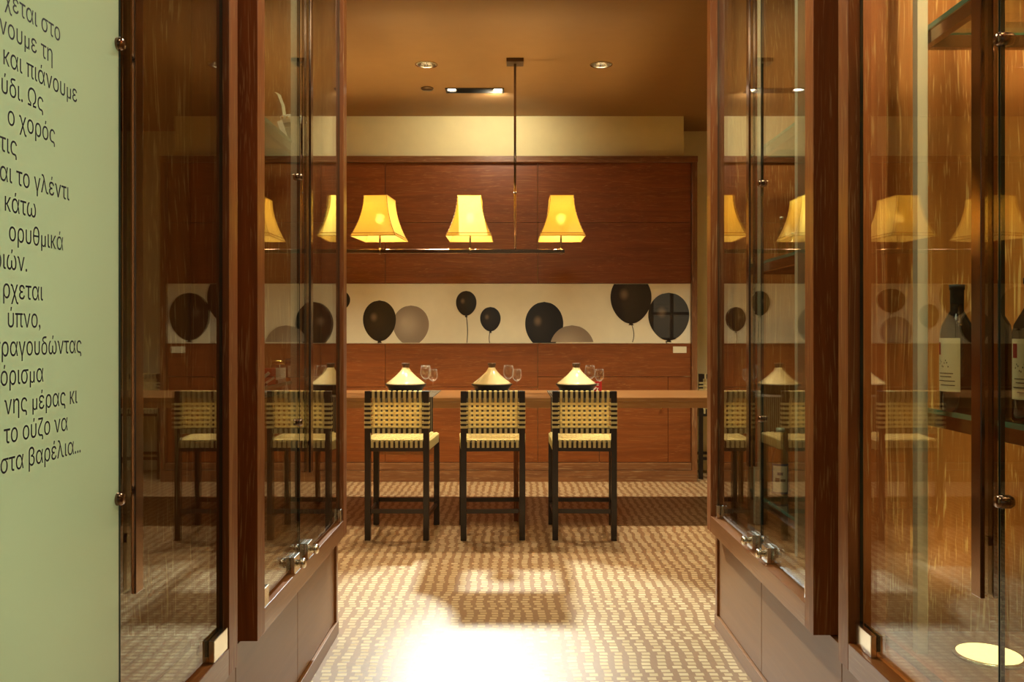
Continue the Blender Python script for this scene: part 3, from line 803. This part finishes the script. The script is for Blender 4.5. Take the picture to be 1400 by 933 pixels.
        if not far:
            ym = 1.623 if L_ else 1.596
            da = pane('glass_door', ym+.004, i1-.001); db = pane('frosted_door' if L_ else 'glass_door', i0+.001, ym, L_)
            if L_: db['label'] = 'frosted white glass door with navy lettering'
            handle(da, ym+.060)
            patch(da, i1-.055, .10); patch(db, i0+.06, .10)
            for z in (1.915, 1.04): clamp(db, ym-.006, z)
            out.append(db)
        else:
            ym = 3.00 if L_ else 3.127
            da = pane('glass_door', ym+.003, i1-.001); db = pane('glass_door', i0+.001, ym-.003)
            handle(da, ym+.135)
            patch(da, ym+.10, .07, 1); patch(db, ym-.09, .07, 1); patch(da, i1-.03, .045); patch(db, i0+.03, .045)
            for z in (1.915, 1.04): clamp(db, ym-.002, z)
        out.append(c)
    return out
left = case_side(-1, .741, .762, (.72, 2.272), (2.449, 3.77), 0, 'left')
right = case_side(1, .895, .930, (.72, 2.308), (2.498, 3.86), 0, 'right')

# ---- lettering on the frosted door: right ends of the visible line pieces, in the photo's rows
film = left[0]
rows = [(-1, 46, 'μ'), (0, 83, 'χεται στο'), (1, 73, 'νουμε τη'), (2, 106, 'και πιάνουμε'), (3, 60, 'ύδι. Ως'), (4, 76, 'ο χορός'), (5, 24, 'τις'), (6, 95, 'αι το γλέντι'), (7, 50, 'κάτω'),
        (8, 87, 'ορυθμικά'), (9, 38, 'ριών.'), (10, 59, 'ρχεται'), (11, 56, 'ύπνο,'), (12, 112, 'τραγουδώντας'), (13, 60, 'όρισμα'), (14, 106, 'νης μέρας κι'), (15, 93, 'το ούζο να'), (16, 111, 'στα βαρέλια...')]
XT = -.762+.0046
def bez(sp):
    P = list(sp.bezier_points); out = []
    for a, c in zip(P, P[1:]+P[:1]):
        for k in range(5):
            t = k/5; u = 1-t
            out.append(a.co*u**3+a.handle_right*3*u*u*t+c.handle_left*3*u*t*t+c.co*t**3)
    return [Vector((p.x, p.y, 0)) for p in out]
def area(P): return sum(p.x*q.y-q.x*p.y for p, q in zip(P, P[1:]+P[:1]))/2
def inside(p, P):
    r = False
    for a, c in zip(P, P[1:]+P[:1]):
        if (a.y > p.y) != (c.y > p.y) and p.x < (c.x-a.x)*(p.y-a.y)/(c.y-a.y)+a.x: r = not r
    return r
def wind(p, P):
    w = 0
    for a, c in zip(P, P[1:]+P[:1]):
        if (a.y > p.y) != (c.y > p.y) and p.x < (c.x-a.x)*(p.y-a.y)/(c.y-a.y)+a.x: w += 1 if c.y > a.y else -1
    return w
bmx = bmesh.new()
for i, px, tx in rows:
    cu = bpy.data.curves.new('lettering', 'FONT'); cu.body = tx; cu.size = 1.0; cu.align_x = 'RIGHT'
    to = bpy.data.objects.new('lettering', cu); COL.objects.link(to)
    dg = bpy.context.evaluated_depsgraph_get(); ev = to.evaluated_get(dg)
    loops = [bez(sp) for sp in ev.to_curve(dg).splines if len(sp.bezier_points) > 2]
    yr = -XT*F/(700-px); z = 1.8475-.0436*i
    mt = Matrix.Translation((XT, yr, z)) @ Euler((PI/2, 0, PI/2)).to_matrix().to_4x4() @ Matrix.Diagonal((.0385*.92, .0385*1.06, .0385, 1))
    holes = [l for l in loops if any(l is not q and area(l)*area(q) < 0 and abs(area(q)) > abs(area(l)) and inside(l[0], q) for q in loops)]
    outer = [l for l in loops if not any(l is h for h in holes)]
    for o_ in outer:
        grp = [o_]+[h for h in holes if inside(h[0], o_)]
        flat, ed = [], []
        for l in grp:
            k0 = len(flat); flat += [p.xy for p in l]; ed += [(k0+a, k0+(a+1) % len(l)) for a in range(len(l))]
        vo, _e, fo, *_r = delaunay_2d_cdt(flat, ed, [], 0, 1e-6)
        vs = [bmx.verts.new(mt @ Vector((p.x, p.y, 0))) for p in vo]
        for t in fo:
            c = sum((vo[q] for q in t), Vector((0, 0)))/len(t)
            if wind(c, o_) == 0 or any(wind(c, h) for h in grp[1:]): continue
            f = bmx.faces.new([vs[q] for q in t]); f.normal_update()
            if f.normal.x < 0: f.normal_flip()
    ev.to_curve_clear(); bpy.data.objects.remove(to); bpy.data.curves.remove(cu)
me = bpy.data.meshes.new('lettering'); bmx.to_mesh(me); bmx.free(); me.materials.append(M_['text'])
lo = bpy.data.objects.new('lettering', me); COL.objects.link(lo); lo.parent = film

# ------------------------------------------------------------------ in the cases
FL = .555
t = thing('uplight_disc', 'glowing round frosted uplight set in the floor of the bottle case', 'uplight', (1.185, 2.09, FL))
MB().lathe([(.072, 0), (.082, 0), (.082, .006), (.076, .008), (.072, .006)], 40, cap=False).build('trim_ring', M_['steel'], t)
MB().lathe([(.001, .001), (.0735, .001), (.0735, .007), (.06, .010), (.001, .011)], 40).build('diffuser', M_['discglow'], t)
lamp('uplight_lamp', 'SPOT', (1.185, 2.09, FL+.03), 7, (1.0, .72, .32), rot=(PI, 0, 0), spot_size=math.radians(150), spot_blend=1, shadow_soft_size=.06)
for x, y, e in ((1.2, 1.30, 30), (1.2, 3.0, 60), (-1.08, 1.8, 6), (-1.08, 3.1, 26)):  # unseen lamps added to brighten the case interiors
    lamp('case_fill_lamp', 'SPOT', (x, y, 3.24), e, (1.0, .74, .38), spot_size=math.radians(120), spot_blend=1, shadow_soft_size=.08)
    q = thing('case_fill_light', 'small round added downlight, unseen inside the top of a glass case', 'downlight', (x, y, 3.27), 'case downlights')
    MB().lathe([(.045, 0), (.05, -.004), (.036, -.006), (.034, 0)], 24, cap=False).build('trim_ring', M_['steel'], q)

# an unseen strip lamp added for even fill along the front of the bottle case top
q = thing('strip_fill', 'slim warm strip lamp added unseen along the top of the wine bottle case', 'fill light', (1.055, 1.45, 3.27))
MB().box(-.02, .02, -.55, .55, -.012, 0, .001).build('housing', M_['brushed'], q)
lamp('strip_fill_lamp', 'AREA', (1.04, 1.45, 3.25), 58, (1.0, .76, .40), rot=(0, .10, 0), shape='RECTANGLE', size=.05, size_y=1.05)

BP = [(.001, 0), (.034, 0), (.0375, .004), (.0375, .185), (.034, .205), (.022, .228), (.0155, .240), (.0145, .290), (.0165, .291), (.0165, .302), (.001, .303)]
def wine_bottle():
    t = thing('wine_bottle', '', 'bottle', (0, 0, 0), 'wine bottles in the glass case')
    MB().lathe(BP, 36).build('body', M_['bottle'], t)
    MB().lathe([(.0152, .238), (.0152, .290), (.0172, .291), (.0172, .303), (.001, .304)], 28, cap=False).build('capsule', M_['black'], t)
    b = MB(); b.use(M_['label']); n = 18; r = .0380
    def patch(a0, a1, z0, z1, rr, m):
        b.use(m)
        for i in range(n):
            p = [a0+(a1-a0)*i/n, a0+(a1-a0)*(i+1)/n]
            b.quad([(rr*math.sin(p[0]), -rr*math.cos(p[0]), z0), (rr*math.sin(p[1]), -rr*math.cos(p[1]), z0), (rr*math.sin(p[1]), -rr*math.cos(p[1]), z1), (rr*math.sin(p[0]), -rr*math.cos(p[0]), z1)], True)
    patch(-.9, .9, .048, .175, r, M_['label'])
    patch(-.75, -.40, .135, .165, r+.0003, M_['label_red'])
    for k, (a0, a1, z) in enumerate(((-.6, .5, .090), (-.5, .4, .082), (-.7, .6, .072), (-.4, .6, .062))): patch(a0, a1, z, z+.0022, r+.0003, M_['label_ink'])
    for k in range(9):
        a = -.55+k*.09; patch(a, a+.06, .112+.008*math.sin(k*1.3), .1155+.008*math.sin(k*1.3), r+.0003, M_['label_ink'])
    b.build('label', None, t)
    return t
wb = wine_bottle(); k = 0
# (position, turn, which)
for x, y, z, rz, lb in ((1.066, 2.015, 1.172, -1.2, 'dark wine bottle with half-turned cream label near the shelf end'),
                        (1.143, 1.995, 1.172, 2.6, 'dark wine bottle with no label showing, close behind the pull handle'),
                        (1.092, 1.765, 1.172, -.95, 'dark wine bottle with cream label cut by the picture edge'),
                        (1.058, 1.850, 1.172, 2.9, 'dark unlabelled wine bottle behind the one cut by the picture edge'),
                        (1.14, 2.02, 2.13, 0, 'dark wine bottle on the high glass shelf, only its round base seen')):
    o = wb if k == 0 else copy_tree(wb); k += 1
    o.location = (x, y, z); o.rotation_euler = (0, 0, rz); o['label'] = lb
def clear_bottle(x, y, z, h, r, lb, label=True, rz=0.0):
    t = thing('spirit_bottle', lb, 'bottle', (x, y, z), rotz=rz)
    MB().lathe([(.001, 0), (r*.9, 0), (r, .005), (r, h*.55), (r*.85, h*.64), (r*.42, h*.74), (r*.36, h*.93), (r*.46, h*.935), (r*.46, h*.955)], 32, cap=False).build('body', M_['bottle_clear'], t)
    MB().lathe([(.001, h*.94), (r*.48, h*.94), (r*.48, h), (.001, h)], 24).build('cap', M_['brushed'], t)
    if label:
        b = MB(); n = 14
        for z0, z1, a0, a1, m, e in ((h*.07, h*.5, -1.1, 1.1, 'blue', .0006), (h*.10, h*.47, -.85, .85, 'white', .0010), (h*.24, h*.30, -.55, -.05, 'label_ink', .0014), (h*.25, h*.285, .05, .6, 'label_ink', .0014), (h*.34, h*.38, -.3, .3, 'blue', .0014)):
            b.use(M_[m]); rr = r+e
            for i in range(n):
                p = [a0+(a1-a0)*i/n, a0+(a1-a0)*(i+1)/n]
                b.quad([(rr*math.sin(p[0]), -rr*math.cos(p[0]), z0), (rr*math.sin(p[1]), -rr*math.cos(p[1]), z0), (rr*math.sin(p[1]), -rr*math.cos(p[1]), z1), (rr*math.sin(p[0]), -rr*math.cos(p[0]), z1)], True)
        b.build('label', None, t)
    return t
clear_bottle(1.117, 3.50, .673, .29, .036, 'clear spirit bottle with white label in a blue border', True, -.35)
clear_bottle(1.155, 3.26, .673, .27, .036, 'clear spirit bottle half hidden by the case stile', False)
clear_bottle(1.105, 3.45, 1.66, .175, .016, 'slim small clear bottle on the upper shelf near the lamp reflection', False)
clear_bottle(1.125, 3.36, 1.66, .10, .02, 'short small clear bottle beside the slim one', False)

def jar(x, y, z, cap, lb, h=.085, tagged=False):
    t = thing('spice_jar', lb, 'jar', (x, y, z), 'small jars in the glass case')
    MB().lathe([(.001, 0), (.026, 0), (.029, .004), (.029, h*.72), (.022, h*.84), (.001, h*.85)], 28).build('body', M_['bottle'], t)
    MB().lathe([(.001, h*.80), (.025, h*.80), (.025, h), (.001, h)], 28).build('cap', M_[cap], t)
    b = MB(); n = 10; rr = .0296
    for i in range(n):
        p = [-.9+1.8*i/n+.6, -.9+1.8*(i+1)/n+.6]
        b.quad([(rr*math.sin(q), -rr*math.cos(q), zz) for q, zz in ((p[0], .008), (p[1], .008), (p[1], h*.66), (p[0], h*.66))], True)
    b.build('label', M_['white'], t)
    if tagged:
        q = MB().beam((.036, -.030, -.045), (.020, -.032, .012), .030, .001, up=(0, 1, 0), bev=0); q.cyl((.02, -.032, .01), (.012, -.028, h*.8), .0008, 6)
        q.build('tag', M_['white'], t)
    return t
jar(-.93, 3.35, 1.165, 'gold', 'small jar with gold cap and a white tag hanging down', .085, True)
jar(-.93, 3.55, 1.165, 'black', 'small jar with black cap beside the gold-capped one')
t = thing('ornament_jar', 'dark jar with pierced white collar and ribbon on the high shelf', 'jar', (-.925, 3.56, 2.14))
MB().lathe([(.001, 0), (.040, 0), (.044, .005), (.044, .10), (.001, .102)], 30).build('body', M_['bottle'], t)
MB().lathe([(.001, .102), (.050, .102), (.056, .110), (.056, .128), (.050, .132), (.001, .132)], 30).build('collar', M_['white'], t)
q = MB()
for i in range(14):
    a = 2*PI*i/14; q.lathe([(.001, 0), (.006, 0), (.006, .0015), (.001, .0015)], 10, (0, 0, 0), axis='X')
    for v in list(q.bm.verts)[-40:]: v.co = Matrix.Rotation(a, 3, 'Z') @ (v.co+Vector((.0555, 0, .119)))
q.build('collar_holes', M_['gold'], t)
q = MB(); q.strip([(-.03, -.03, .13), (-.034, -.034, .17), (-.05, -.04, .215), (-.062, -.04, .225)], (.7, .7, 0), .016, .0015); q.build('ribbon', M_['label'], t)
q = MB(); q.beam((-.045, -.05, .105), (-.02, -.052, .03), .022, .001, up=(0, 1, 0), bev=0); q.build('tag', M_['white'], t)
t = thing('red_box', 'small red box with white marks behind the case glass', 'box', (-.93, 3.18, 1.165), rotz=.3)
MB().box(-.035, .035, -.02, .02, 0, .06, .001).build('carton', M_['red'], t)
q = MB(); q.beam((-.03, -.0208, .008), (.012, -.0208, .045), .001, .012, up=(1, 0, 1), bev=0).beam((0, -.0208, .006), (.03, -.0208, .026), .001, .008, up=(1, 0, 1), bev=0); q.build('marks', M_['white'], t)
